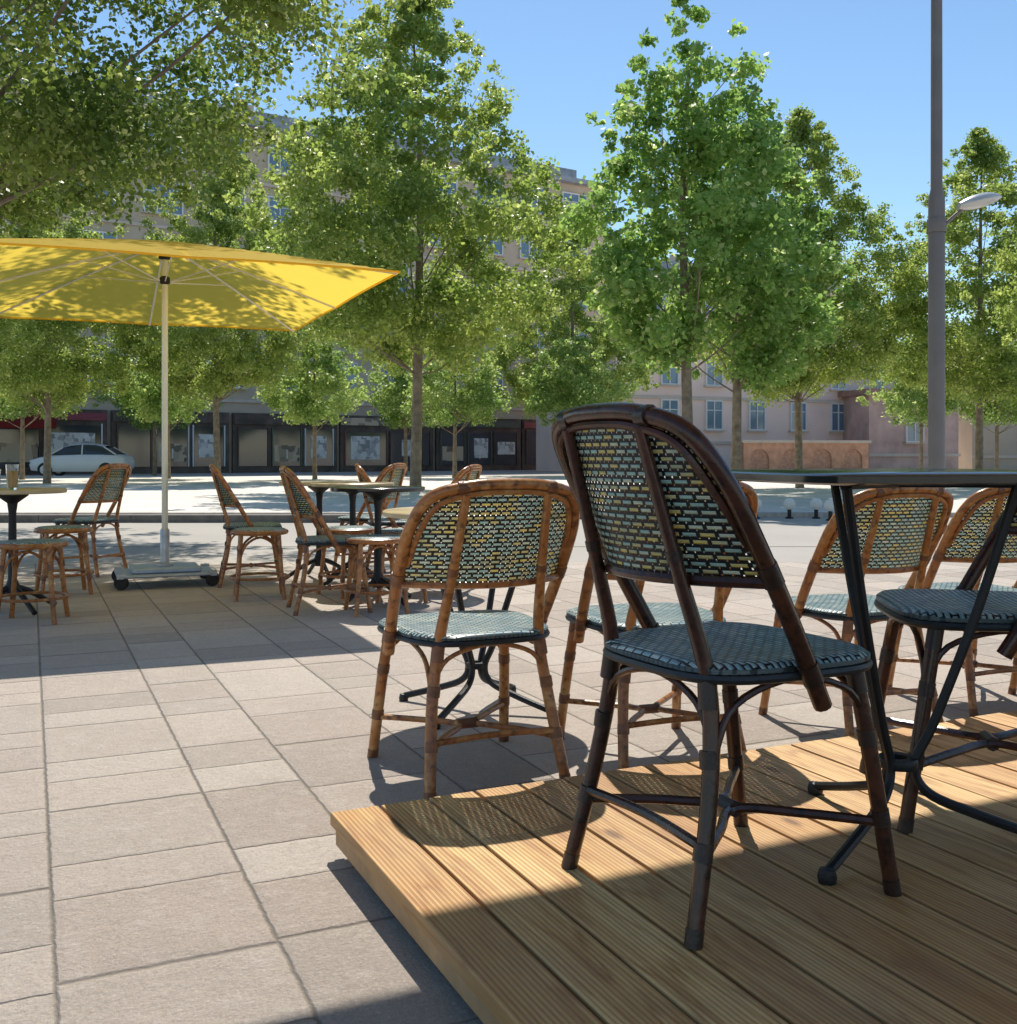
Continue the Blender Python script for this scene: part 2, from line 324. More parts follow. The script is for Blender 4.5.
# ------------------------------------------------------------ chair
HOOP=[(.215,.035,.375),(.228,-.048,.52),(.234,-.130,.66),(.229,-.198,.775),(.194,-.255,.860),(.106,-.284,.891),(0,-.291,.897)]
def hoop_at(z):
    for a,b2 in zip(HOOP[:-1],HOOP[1:]):
        if a[2]<=z<=b2[2]:
            t=(z-a[2])/(b2[2]-a[2]); return a[0]*(1-t)+b2[0]*t, a[1]*(1-t)+b2[1]*t
    return HOOP[-1][:2]
def build_chair(cane,bind,label,group):
    e=empty('bistro_chair',label,'chair',group=group)
    b=MB(); pts=HOOP+[(-x,y,z) for x,y,z in HOOP[-2::-1]]
    b.tube(pts,.0165,0,10,6)
    ins=[(x*.915 if i<6 else x,y-.004,z-.023 if i>2 else z) for i,(x,y,z) in enumerate(HOOP)][2:]
    b.tube(ins+[(-x,y,z) for x,y,z in ins[-2::-1]],.008,0,8,6)
    for z in (.60,.42):
        for sx in (-1,1):
            w,y=hoop_at(z); w2,y2=hoop_at(z+.035); b.tube([(sx*w,y,z),(sx*w2,y2,z+.035)],.0190,1,10,smooth=False)
    for x,y,z in ((.12,-.281,.887),(-.12,-.281,.887)):
        b.tube([(x-.014,y,z+.000),(x+.014,y,z-.000)],.0195,1,10,smooth=False)
    b.obj('back_frame',[cane,bind],e)
    b=MB(); nu,nv=24,18; z0,z1=.606,.880
    V=[];U=[]
    zs=[z0+(z1-z0)*j/nv for j in range(nv+1)]
    def yc(z): return -.205-(z-.55)/.33*.088
    for z in zs:
        w,y=hoop_at(z)
        for i in range(nu+1):
            s=-1+2*i/nu; x=w*.97*s
            yy=y+(yc(z)-y)*(1-s*s)
            V.append((x,yy,z)); U.append((x,z))
    F=[];UV=[]
    for j in range(nv):
        for i in range(nu):
            q=(j*(nu+1)+i,j*(nu+1)+i+1,(j+1)*(nu+1)+i+1,(j+1)*(nu+1)+i); F.append(q); UV.append([U[k] for k in q])
    b.add(V,F,0,UV); o=b.obj('backrest',WBACK,e)
    b=MB(); w,y=hoop_at(z0); rail=[(w*s,y+(yc(z0)-y)*(1-s*s),z0-.004) for s in (-1,-.75,-.5,-.25,0,.25,.5,.75,1)]
    b.tube(rail,.0105,0,8,3); b.obj('back_rail',[cane],e)
    b=MB(); n=48
    def outl(k,f):
        a=2*math.pi*k/n; cx,sy=math.cos(a),math.sin(a); p=2/3.6
        x=math.copysign(abs(cx)**p,cx); y=math.copysign(abs(sy)**p,sy)
        w=.212+.018*y
        return (x*w*f,.010+y*.213*f)
    prof=[(0.001,.452),(.3,.453),(.6,.456),(.88,.459),(.96,.457),(1.0,.450),(1.0,.442),(.95,.437),(.5,.437),(.001,.437)]
    V=[];U=[]
    for f,z in prof:
        for k in range(n):
            x,y=outl(k,f); V.append((x,y,z)); U.append((x,y+ (0 if z>.445 else z)))
    F=[];UV=[]
    for i in range(len(prof)-1):
        for k in range(n):
            q=(i*n+k,(i+1)*n+k,(i+1)*n+(k+1)%n,i*n+(k+1)%n); F.append(q); UV.append([U[a] for a in q])
    b.add(V,F,0,UV); b.obj('seat',WSEAT,e)
    b=MB(); pts=[(*outl(k,.98),.432) for k in range(0,n)]; pts.append(pts[0]); b.tube(pts,.0095,0,8,1,smooth=False); b.obj('seat_rail',[RIM],e)
    def ring(b,p,q,t,L=.03,r=.0172):
        p=Vector(p);q=Vector(q); d=(q-p).normalized(); c=p.lerp(q,t); b.tube([c-d*L/2,c+d*L/2],r,1,10,smooth=False)
    for sx in (-1,1):
        b=MB(); P=[(sx*.190,-.235,0),(sx*.165,-.178,.25),(sx*.142,-.165,.43),(sx*.125,-.215,.62),(sx*.112,-.288,.868)]
        b.tube(P,[.0145,.0155,.0155,.013,.011],0,10,6)
        ring(b,P[0],P[1],.58); ring(b,P[0],P[1],.05,.03,.0158); ring(b,P[1],P[2],.25); ring(b,P[1],P[2],.85,.05); ring(b,P[3],P[4],.1,.02,.0145); b.obj('leg',[cane,bind],e)
        b=MB(); P=[(sx*.205,.225,0),(sx*.190,.185,.25),(sx*.175,.155,.43)]
        b.tube(P,[.0145,.0155,.0155],0,10,6); ring(b,P[0],P[1],.58); ring(b,P[0],P[1],.05,.03,.0158); ring(b,P[1],P[2],.25); ring(b,P[1],P[2],.85,.05); b.obj('leg',[cane,bind],e)
    for sx in (-1,1):
        b=MB(); b.tube([(sx*.177,-.202,.135),(sx*.10,-.10,.140),(sx*.025,0,.142),(sx*.10,.10,.140),(sx*.197,.205,.135)],.0095,0,8,5); b.obj('stretcher',[cane],e)
    b=MB(); b.tube([(-.176,-.205,.155),(0,-.19,.157),(.176,-.205,.155)],.0095,0,8,4); b.obj('stretcher',[cane],e)
    b=MB(); b.tube([(-.03,0,.142),(.03,0,.142)],.016,0,8,smooth=False); b.obj('stretcher_binding',[bind],e)
    for a,c2 in (((-.162,-.17,.30),(.162,-.17,.30)),((-.187,.18,.30),(.187,.18,.30)),((-.165,-.17,.30),(-.187,.18,.30)),((.165,-.17,.30),(.187,.18,.30))):
        a=Vector(a);c2=Vector(c2); m1=a.lerp(c2,.13)+Vector((0,0,.085)); m2=a.lerp(c2,.87)+Vector((0,0,.085)); m=a.lerp(c2,.5)+Vector((0,0,.12)); 
        b=MB(); b.tube([a,m1,m,m2,c2],.0068,0,8,5); b.obj('brace',[cane],e)
    return e
G='rattan bistro chairs on the terrace'
ch=build_chair(CANE,BIND,'varnished rattan bistro chair with blue and yellow woven back',G)
chd=build_chair(CANED,BINDD,'dark rattan bistro chair with blue woven seat on wooden deck',G)
def yaw(deg): return R(-deg)
place(chd,(.420*KS,2.035*KS,DZ),yaw(61),first=True,sc=(KS*1.02,KS,KS))
place(chd,(1.13*KS,2.47*KS,DZ),yaw(-82),'dark rattan chair with blue woven seat facing the deck table',sc=(1.06*KS,1.06*KS,1.04*KS))
place(ch,(-.125,3.18,0),yaw(-24),'rattan bistro chair with woven back on the paving beside deck',first=True,sc=(1.10,1.06,.97))
L2='varnished rattan bistro chair standing on the stone paving'
for (x,y,a,s) in [(.45,3.36,-18,(1.06,1.06,.97)),(1.21,3.72,-22,(1.02,1,.935)),(1.80,4.1,-18,(1,1,.93)),(2.25,4.0,-12,(1,1,.93)),(-1.90,7.75,74,.97),(-1.10,6.45,72,.97),(-1.16,8.7,-72,.97),(-.90,8.2,82,.97),(-.50,7.4,-74,.97),(-3.36,8.4,-74,.97)]:
    place(ch,(x,y,0),yaw(a),L2,sc=s)
# ------------------------------------------------------------ stool
def build_stool():
    e=empty('rattan_stool','low backless rattan stool with woven seat on paving','stool',group='rattan stools')
    b=MB(); n=32; prof=[(0.001,.462),(.12,.463),(.165,.46),(.18,.448),(.175,.432),(.001,.43)]; V=[];U=[]
    for r,z in prof:
        for k in range(n): a=2*math.pi*k/n; V.append((r*math.cos(a),r*math.sin(a),z)); U.append((r*math.cos(a),r*math.sin(a)))
    F=[];UV=[]
    for i in range(len(prof)-1):
        for k in range(n): q=(i*n+k,(i+1)*n+k,(i+1)*n+(k+1)%n,i*n+(k+1)%n);F.append(q);UV.append([U[a] for a in q])
    b.add(V,F,0,UV); b.obj('seat',WSEAT,e)
    b=MB(); pts=[(.175*math.cos(2*math.pi*k/24),.175*math.sin(2*math.pi*k/24),.438) for k in range(25)]; b.tube(pts,.016,0,8,smooth=False); b.obj('seat_rail',[CANE],e)
    for sx in(-1,1):
        for sy in(-1,1):
            b=MB(); b.tube([(sx*.155,sy*.155,0),(sx*.135,sy*.135,.2),(sx*.12,sy*.12,.43)],.0145,0,8,4); b.tube([(sx*.146,sy*.146,.11),(sx*.142,sy*.142,.145)],.017,1,8,smooth=False); b.tube([(sx*.13,sy*.13,.3),(sx*.127,sy*.127,.335)],.017,1,8,smooth=False); b.obj('leg',[CANE,BIND],e)
    b=MB(); pts=[(.19*math.cos(2*math.pi*k/24),.19*math.sin(2*math.pi*k/24),.14) for k in range(25)]; b.tube(pts,.009,0,8,smooth=False); b.obj('stretcher',[CANE],e)
    for k in range(4):
        a=math.pi/2*k; rot=Matrix.Rotation(a,3,'Z'); pp=[rot@Vector(p) for p in ((-.13,-.13,.26),(-.09,-.13,.36),(0,-.13,.41),(.09,-.13,.36),(.13,-.13,.26))]
        b=MB(); b.tube(pp,.008,0,8,4); b.obj('brace',[CANE],e)
    return e
st=build_stool()
for i,(x,y,a) in enumerate([(-2.72,6.0,10),(-3.05,7.2,30),(-1.66,7.0,15),(-.80,6.35,20),(-1.08,7.15,40),(-.70,6.9,5)]):
    place(st,(x,y,0),R(a),first=(i==0))
# ------------------------------------------------------------ tables
def waist_table(top,topmat,r,label,zt=.765,angs=(45,135,225,315),lr=.0125,trz=0):
    e=empty('bistro_table',label,'table',group='terrace tables')
    b=MB(); n=64
    if top=='square':
        out=[]
        for k in range(n):
            a=2*math.pi*k/n; p=2/7; cx,sy=math.cos(a),math.sin(a); q=Matrix.Rotation(trz,2)@Vector((math.copysign(abs(cx)**p,cx)*r,math.copysign(abs(sy)**p,sy)*r)); out.append((q.x,q.y))
    else: out=[(r*math.cos(2*math.pi*k/64),r*math.sin(2*math.pi*k/64)) for k in range(64)]
    prof=[(.001,zt),(.985,zt),(1,zt-.004),(1,zt-.016),(.98,zt-.020),(.001,zt-.020)]
    V=[(x*f,y*f,z) for f,z in prof for x,y in out]
    b.add(V,[(i*n+k,(i+1)*n+k,(i+1)*n+(k+1)%n,i*n+(k+1)%n) for i in range(5) for k in range(n)]); b.obj('table_top',topmat,e)
    b=MB()
    for a in angs: b.tube([(0,0,zt-.028),(.25*math.cos(R(a)),.25*math.sin(R(a)),zt-.028)],.008,0,6,smooth=False)
    b.obj('top_support',IRON,e)
    for a in angs:
        ca,sa=math.cos(R(a)),math.sin(R(a))
        P=[(.235,zt-.03),(.16,.50),(.075,.26),(.035,.165),(.06,.105),(.16,.065),(.31,.02)]
        b=MB(); b.tube([(ca*q,sa*q,z) for q,z in P],lr,0,8,6); b.lathe([(.001,0),(.017,0),(.019,.012),(.015,.026),(.001,.03)],0,12,(ca*.315,sa*.315,0)); b.obj('leg',IRON,e)
    b=MB(); b.lathe([(.04,.155),(.042,.16),(.042,.172),(.04,.176),(.02,.176),(.02,.155),(.04,.155)],0,20); b.obj('waist_ring',IRON,e)
    return e
tb=waist_table('square',TOPBLK,.37,'black square bistro table with slim bent iron legs on deck',zt=.786,angs=(226,-14,106),lr=.0105,trz=R(14))
place(tb,(.83*KS,2.24*KS,DZ),0,first=True,sc=KS)
tg=waist_table('round',TOPWOOD,.35,'round beige topped bistro table with bent black legs',.745)
place(tg,(-.12,3.93,0),R(20),first=True)
def ped_table(topmat,label):
    e=empty('pedestal_table',label,'table',group='terrace tables')
    b=MB(); b.lathe([(.001,.745),(.30,.745),(.305,.741),(.305,.725),(.30,.72),(.001,.72)],0,40); b.obj('table_top',topmat,e)
    b=MB(); b.lathe([(.001,.10),(.035,.10),(.04,.16),(.026,.2),(.022,.6),(.03,.66),(.09,.705),(.09,.718),(.001,.718)],0,16); b.obj('column',IRON,e)
    for k in range(4):
        a=math.pi/2*k+.5; ca,sa=math.cos(a),math.sin(a); b=MB(); b.tube([(ca*q,sa*q,z) for q,z in ((.02,.15),(.1,.12),(.2,.06),(.27,.018))],[.02,.018,.015,.016],0,8,5); b.obj('foot',IRON,e)
    return e
tp=ped_table(TOPWOOD,'small round beige pedestal table with black iron base')
place(tp,(-1.45,8.05,0),0,first=True); place(tp,(-3.0,6.35,0),.4)
place(tp,(-1.15,7.75,0),.4)
tq=ped_table(TOPBLK,'small round black pedestal table with iron base'); place(tq,(-.84,6.75,0),.3,first=True)
def glass(loc,hh,col,label):
    g=empty('drinking_glass',label,'glass',loc=loc); b=MB(); b.lathe([(.001,0),(.028,0),(.030,.01),(.036,hh),(.034,hh),(.028,.012),(.001,.012)],0,20)
    t=NT('clear_glass'); m=t.done(t.bsdf((.9,.9,.9),.02,Transmission_Weight=1.0)); b.obj('glass_wall',m,g)
    b=MB(); b.lathe([(.001,.013),(.026,.013),(.032,hh*.75),(.001,hh*.75)],0,20); b.obj('drink',simple('drink_'+label[:4],col,.1,amt=.05),g)
glass((-2.93,6.2,.745),.15,(.55,.32,.03),'tall glass of amber drink on pedestal table')
glass((-3.06,6.25,.745),.12,(.6,.6,.58),'short glass of pale drink on pedestal table')
# ------------------------------------------------------------ parasol
pe=empty('yellow_parasol','large rectangular yellow parasol on cream pole with wheeled base','parasol',loc=(-2.52,7.7,0),rz=R(22.5))
hx,hy=1.28,1.70; zap,zed=2.52,2.11; N=32; b=MB(); V=[]
def cz(a,c):
    m=max(abs(a),abs(c)); z=zap-(zap-zed)*(m**1.08)
    an=math.atan2(c,a); sg=abs(math.sin(2*an*1.0)*math.cos(2*an)); 
    return z+.015*sg*m*m
for j in range(N+1):
    for i in range(N+1):
        a=-1+2*i/N;c_=-1+2*j/N; V.append((a*hx,c_*hy,cz(a,c_)))
b.add(V,[(j*(N+1)+i,j*(N+1)+i+1,(j+1)*(N+1)+i+1,(j+1)*(N+1)+i) for j in range(N) for i in range(N)])
cn=b.obj('canopy',YEL,pe)
b=MB()
for (a0,c0),(a1,c1) in (((-1,-1),(1,-1)),((1,-1),(1,1)),((1,1),(-1,1)),((-1,1),(-1,-1))):
    pts=[((a0+(a1-a0)*k/16)*hx,(c0+(c1-c0)*k/16)*hy,cz(a0+(a1-a0)*k/16,c0+(c1-c0)*k/16)-.006) for k in range(17)]
    b.tube(pts,.007,0,6,smooth=False)
b.obj('canopy_hem',YEL,pe)
for a,c_ in ((1,1),(1,-1),(-1,1),(-1,-1),(1,0),(-1,0),(0,1),(0,-1)):
    b=MB(); pts=[(a*hx*t,c_*hy*t,cz(a*t,c_*t)-.018) for t in (.04,.25,.5,.75,.99)]; b.tube(pts,.009,0,6,4); b.obj('rib',CREAM,pe)
    b=MB(); b.tube([(a*.04,c_*.04,2.22),(a*hx*.42,c_*hy*.42,cz(a*.42,c_*.42)-.025)],.005,0,6,smooth=False); b.obj('strut',CREAM,pe)
b=MB(); b.lathe([(.022,.05),(.022,2.48),(.001,2.48)],0,16); b.obj('pole',CREAM,pe)
b=MB(); b.lathe([(.023,2.20),(.036,2.21),(.036,2.25),(.023,2.26)],0,16); b.lathe([(.023,2.38),(.045,2.39),(.045,2.44),(.001,2.45)],0,16); b.obj('hub',RUBBER,pe)
b=MB(); b.box((0,0,.092),(.68,.54,.02)); b.box((0,0,.122),(.48,.38,.035)); o=b.obj('base',simple('grey_metal_plate',(.40,.47,.58),.45,.3,nscale=20,amt=.12),pe,smooth=False); o.modifiers.new('b','BEVEL').width=.008
b=MB(); b.lathe([(.06,.142),(.06,.155),(.033,.165),(.033,.40),(.026,.41)],0,16); b.obj('pole_socket',STEEL,pe)
for sx in(-1,1):
    for sy in(-1,1):
        w=MB(); w.lathe([(.001,-.018),(.045,-.018),(.052,-.010),(.052,.010),(.045,.018),(.001,.018)],0,16); o=w.obj('wheel',RUBBER,pe); o.rotation_euler=(R(90),0,R(30*sx)); o.location=(sx*.31,sy*.24,.054)
        w=MB(); w.box((sx*.31,sy*.24,.098),(.06,.06,.035)); w.obj('castor_fork',STEEL,pe,smooth=False)
# ------------------------------------------------------------ street lamp
lp=empty('street_lamp','tall grey brown lamp post with side mounted lantern','street lamp',loc=(5.30,13.0,0))
b=MB(); b.lathe([(.16,0),(.16,.05),(.105,.10),(.10,.6),(.098,4.1),(.07,4.25),(.062,9.5),(.001,9.55)],0,20); b.obj('pole',POLEM,lp)
b=MB(); b.tube([(.08,-.02,3.78),(.20,-.06,3.90),(.38,-.10,4.04)],.022,0,8,5); b.lathe([(.112,3.70),(.115,3.71),(.115,3.86),(.112,3.87)],0,20); b.obj('lamp_arm',POLEM,lp)
b=MB(); n=16
vs=[];ns=10
for i in range(ns+1):
    t=i/ns; x=.22+t*.52; w=.17*math.sin(math.pi*min(1,t*.9+.08))**.6; 
    for k in range(n):
        a=2*math.pi*k/n; zz=math.sin(a); vs.append((x,-.12+w*math.cos(a),4.00+.22*t*.5+w*(.6*zz if zz>0 else .45*zz)))
b.add(vs,[(i*n+k,i*n+(k+1)%n,(i+1)*n+(k+1)%n,(i+1)*n+k) for i in range(ns) for k in range(n)]+[tuple(range(n)),tuple(ns*n+k for k in range(n))])
b.obj('lamp_head',LAMPG,lp)
# ------------------------------------------------------------ ball bollards
bb=empty('ball_bollard','small round cream ball bollard on short dark stem','bollard',group='ball bollards')
b=MB(); b.lathe([(.09*math.sin(math.pi*k/14)+.0005,.22-.09*math.cos(math.pi*k/14)) for k in range(0,15)],0,20); b.obj('ball',STONEB,bb)
b=MB(); b.lathe([(.001,0.0),(.06,0),(.06,.02),(.03,.03),(.03,.14),(.001,.14)],0,20); b.obj('stem',IRON,bb)
for i,(x,y) in enumerate([(3.70,15.7),(4.20,15.7),(4.60,15.7),(4.66,15.2),(1.1,15.7),(1.7,15.7),(6.0,15.7)]): place(bb,(x,y,0),0,first=(i==0))
# ------------------------------------------------------------ trees
def leaves(name,centers,radii,n_tot,size,seed,mat):
    rg=np.random.default_rng(seed)
    C=np.array(centers); Rr=np.array(radii); w=Rr**1.8; w/=w.sum()
    idx=rg.choice(len(C),n_tot,p=w); d=rg.normal(size=(n_tot,3)); d/=np.linalg.norm(d,axis=1)[:,None]
    rad=Rr[idx]*(rg.random(n_tot)**.42)*(1+.28*rg.normal(size=n_tot)*0.8)
    P=C[idx]+d*rad[:,None]*np.array([1,1,.75])
    nrm=d*.4+np.array([0,0,.35])+rg.normal(size=(n_tot,3))*.65; nrm/=np.linalg.norm(nrm,axis=1)[:,None]
    t=np.cross(nrm,rg.normal(size=(n_tot,3))); t/=np.linalg.norm(t,axis=1)[:,None]; bt=np.cross(nrm,t)
    L=(size*(.65+.7*rg.random(n_tot)))[:,None]
    V=np.empty((n_tot,4,3)); V[:,0]=P-t*L*.5; V[:,1]=P+bt*L*.36-t*L*.05; V[:,2]=P+t*L*.5-nrm*L*.12; V[:,3]=P-bt*L*.36-t*L*.05
    me=bpy.data.meshes.new(name); me.vertices.add(n_tot*4); me.vertices.foreach_set('co',V.reshape(-1).astype(np.float32))
    me.loops.add(n_tot*4); me.loops.foreach_set('vertex_index',np.arange(n_tot*4,dtype=np.int32))
    me.polygons.add(n_tot); me.polygons.foreach_set('loop_start',np.arange(0,n_tot*4,4,dtype=np.int32))
    try: me.polygons.foreach_set('loop_total',np.full(n_tot,4,dtype=np.int32))
    except Exception: pass
    me.materials.append(mat); me.update(calc_edges=True)
    return me
def tree(label,H,z0,Rm,nclump,nleaf,size,mat,seed,cr=(.45,.9),trunk_r=.17,peak=.22,power=.65,group='plaza trees',nb=40):
    rg=random.Random(seed); e=empty('linden_tree' if mat is not LEAFB else 'birch_tree',label,'tree',group=group)
    ph=[rg.uniform(0,6.28) for _ in range(4)]
    def rr(t,a):
        r=Rm*min(1,(t/peak+.18)**.6)*min(1,((1-t)/(1-peak))**power)
        return r*(1+.12*math.sin(2*a+ph[0]+t*4)+.10*math.sin(3*a+ph[1]-t*6)+.09*math.sin(5*a+ph[2]+t*11))
    C=[];Q=[]
    while len(C)<nclump:
        t=rg.random()**1.0; a=rg.uniform(0,6.283); f=rg.random()**.45
        r=rr(t,a)
        if rg.random()>(r/Rm+.18): continue
        cs=rg.uniform(*cr)*(1-.45*t)
        C.append((math.cos(a)*r*f,math.sin(a)*r*f,z0+.3+(H-z0-.5)*t+rg.uniform(-.3,.3))); Q.append(cs)
    for _ in range(int(nclump*.6)):
        t=rg.random(); a=rg.uniform(0,6.283); r=rr(t,a)*rg.uniform(.98,1.18); C.append((math.cos(a)*r,math.sin(a)*r,z0+.2+(H-z0)*t)); Q.append(cr[0]*rg.uniform(.35,.7))
    C.append((0,0,H-.2)); Q.append(cr[0]*.6); C.append((.05,0,H+.15)); Q.append(cr[0]*.35)
    b=MB(); k=[rg.uniform(-.15,.15) for _ in range(4)]
    b.tube([(0,0,-.05),(0,0,.3),(k[0]*.5,k[1]*.5,z0),(k[0],k[1],(z0+H)/2),(k[2],k[3],H*.9)],[trunk_r*1.35,trunk_r,trunk_r*.8,trunk_r*.45,.02],0,10,5)
    order=sorted(range(nclump),key=lambda i:rg.random())[:nb]
    for i in order:
        c=Vector(C[i]); c=Vector((c.x*.8,c.y*.8,c.z)); hz=max(z0*.9,c.z-.9*math.hypot(c.x,c.y)-.3); f=max(0,min(1,(hz-z0)/(H-z0)+.05)); p0=Vector((k[0]*f,k[1]*f,hz)); m=p0.lerp(c,.5)+Vector((rg.uniform(-.2,.2),rg.uniform(-.2,.2),-.1))
        r0=trunk_r*.2*(1-f*.6); b.tube([p0,m,c],[r0,r0*.6,.008],0,6,3,caps=False)
    b.obj('trunk',BARK,e)
    me=leaves('crown',C,Q,nleaf,size,seed,mat); o=bpy.data.objects.new('crown',me); COL.objects.link(o); o.parent=e
    return e
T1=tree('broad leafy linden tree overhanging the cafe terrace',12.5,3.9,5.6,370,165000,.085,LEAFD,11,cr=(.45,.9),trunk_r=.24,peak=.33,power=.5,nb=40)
T2=tree('tall conical linden tree with slim straight trunk',12.6,3.2,4.4,310,92000,.112,LEAFA,5,cr=(.36,.76),trunk_r=.15,peak=.24,power=.80)
T3=tree('loose leafy young birch tree on the plaza',10.3,2.9,2.55,135,25000,.135,LEAFB,21,cr=(.32,.66),trunk_r=.13,peak=.28,power=.74,nb=34)
T5=tree('small round plaza tree with slim trunk',5.8,2.0,2.15,95,17000,.115,LEAFC,33,cr=(.36,.62),trunk_r=.09,peak=.35,power=.5,nb=25)
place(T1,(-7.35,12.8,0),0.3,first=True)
place(T2,(-2.3,26,PZ),0.4,first=True)
place(T2,(7.9,28.5,PZ),2.2,sc=(.74,.74,.80))
place(T2,(13.0,29.0,PZ),4.1,sc=(.78,.78,.77))
place(T2,(-14.5,33,PZ),1.1,sc=(.78,.78,.8))
place(T2,(-9.7,35,PZ),3.1,sc=(.80,.80,.92))
place(T2,(2.7,46,0),5.3,sc=(.86,.86,.90))
place(T2,(11.9,19.5,PZ),5.0,sc=(.58,.58,.68))
place(T2,(22.5,34,PZ),3.0,sc=.85)
place(T3,(3.75,21.8,PZ),1.0,first=True)
place(T3,(5.2,24.0,PZ),3.4,'loose leafy young birch with visible pale trunk',sc=(.95,.95,.88))
xs=[(-17.6,38),(-12.8,39.5),(-7.1,38.5),(-2.1,41),(2.6,42),(-21.5,41),(-27,40),(16.9,43),(20.0,43),(23.5,45),(-4.6,47),(27,47),(-15.5,46)]
for i,(x,y) in enumerate(xs):
    sc=random.uniform(.92,1.12); place(T5,(x,y,PZ if y<45 else 0),random.uniform(0,6),first=(i==0),sc=(sc,sc,random.uniform(.92,1.06)))
# ------------------------------------------------------------ buildings
def win_mesh(w,h,sections=2):
    b=MB(); f=.07
    b.box((0,-.05,h/2),(w,.04,h),1)
    b.box((-w/2-f/2+.01,-.07,h/2),(f,.12,h+2*f),0); b.box((w/2+f/2-.01,-.07,h/2),(f,.12,h+2*f),0)
    b.box((0,-.07,h+f/2),(w,.118,f),0); b.box((0,-.07,-f/2),(w,.118,f),0)
    for i in range(1,sections): b.box((-w/2+w*i/sections,-.085,h/2),(.06,.06,h),0)
    b.box((0,-.084,h*.68),(w,.05,.045),0)
    b.box((0,-.12,-f-.04),(w+.3,.24,.07),2)
    return b
def building(name,label,p0,p1,H,depth,wall,storeys,first_z,sh,bay,win,mats,roof,shops=False,attic=1.6):
    dx,dy=p1[0]-p0[0],p1[1]-p0[1]; L=math.hypot(dx,dy)
    e=empty(name,label,'building',loc=(*p0,0),rz=math.atan2(dy,dx))
    b=MB(); b.box((L/2,depth/2,H/2),(L,depth,H),0)
    for k in range(storeys): b.box((L/2,-.05,first_z+k*sh-.75),(L+.1,.14,.16),1)
    b.obj('wall',[wall,TRIM],e,smooth=False)
    b=MB(); b.box((L/2,depth/2-.1,H+.15),(L+.7,depth+.9,.3),0)
    if attic: b.box((L/2,depth/2+1.2,H+.3+attic/2),(L-.6,depth-3,attic),0)
    for q in range(int(L//9)): b.box((4+q*9,depth/2,H+attic+.8),(1.1,.7,1.6),1)
    b.obj('roof',[roof,BEIGE],e,smooth=False)
    wm=None; n=int((L-1.5)//bay)
    for k in range(storeys):
        for i in range(n):
            if wm is None: wm=win.obj('window',mats,e,smooth=False); o=wm
            else: o=wm.copy(); COL.objects.link(o); o.parent=e
            o.location=((L-n*bay)/2+bay*(i+.5),0,first_z+k*sh)
    if shops:
        ns=int(L//6.2); rs=random.Random(12)
        for i in range(ns):
            b=MB(); b.box((0,-.12,1.6),(6.0,.2,3.2),0)
            nb=rs.choice([2,3,3,4]); wv=5.7/nb; hh=rs.uniform(1.8,2.3)
            for q in range(nb):
                x=-2.85+wv*(q+.5)
                b.box((x,-.24,.35+hh/2),(wv-.35,.04,hh),1)
                fr=rs.choice([3,0,0,4])
                for s in(-1,1): b.box((x+s*(wv/2-.12),-.26,.4+hh/2),(.06,.1,hh+.1),fr)
                k=rs.random()
                if k<.45: b.box((x+rs.uniform(-.1,.1),-.27,.5+hh*.45),((wv-.5)*rs.uniform(.5,.95),.03,hh*rs.uniform(.4,.8)),2)
                elif k<.7: b.box((x,-.27,.45+hh*.3),((wv-.45),.03,hh*.45),5)
                if q==nb//2: b.box((x,-.29,.2+hh*.4),(.06,.06,.5),3)
            b.box((0,-.26,2.85),(5.9,.16,rs.uniform(.35,.55)),rs.choice([0,4,5]))
            o=b.obj('shop_front',[SHOPF,GLASSD,POSTER,WHITEF,simple('shop_trim',(rs.uniform(.06,.3),rs.uniform(.05,.14),rs.uniform(.04,.14)),.5),POSTER2],e,smooth=False)
            o.location=((L-ns*6.2)/2+6.2*(i+.5),0,0)
    return e,L
w1=win_mesh(1.9,1.55,sections=3)
eb,L=building('apartment_building','long beige six storey apartment building with ground floor shops',(-31,45.6),(6.4,70),18.6,12,BEIGE,5,4.6,2.95,3.3,w1,[WHITEF,GLASSB,TRIM],ZINC,shops=True)
b=MB(); b.add([(-2.7,-1.7,2.5),(2.7,-1.7,2.5),(2.7,-.3,3.3),(-2.7,-.3,3.3),(-2.7,-1.7,2.2),(2.7,-1.7,2.2)],[(0,1,2,3),(4,5,1,0)]); 
o=b.obj('awning',REDC,eb,smooth=False); o.location=(7.6,0,0)
for k in range(1,5):
    b=MB(); b.box((8,-.65,4.0+2.95*k-.1),(5,1.1,.16),0)
    for q in range(41): b.box((5.6+q*.12,-1.15,4.0+2.95*k+.42),(.025,.025,.9),1)
    b.box((8,-1.15,4.0+2.95*k+.9),(5,.05,.05),1); b.obj('balcony',[TRIM,IRON],eb,smooth=False)
w2=win_mesh(.95,1.45,sections=2)
building('pink_building','low pink rendered building with small white windows',(5.5,53.8),(24,61.5),6.9,10,PINK,2,2.35,2.35,2.75,w2,[WHITEF,GLASSB,TRIM],PINK,attic=0)
w3=win_mesh(2.3,1.5,sections=3)
building('office_building','pale beige multi storey building behind the plaza trees',(6,82),(34,96),15.5,12,simple('pale_render',(.70,.60,.51),.8,nscale=.5,amt=.08),4,3.6,3.0,3.0,w3,[WHITEF,GLASSB,TRIM],ZINC)
building('corner_building','dark pink corner house with tiled roof',(19.4,56.5),(24.6,57.4),4.2,6,simple('deep_pink_render',(.60,.41,.36),.8,nscale=1),1,1.7,2.3,2.4,w2,[WHITEF,GLASSB,TRIM],ROOF,attic=0)
building('terrace_house','long low beige house closing the square',(26.5,60),(60,56),7.5,8,BEIGE,2,1.6,2.8,3.0,w2,[WHITEF,GLASSB,TRIM],ROOF,attic=0)
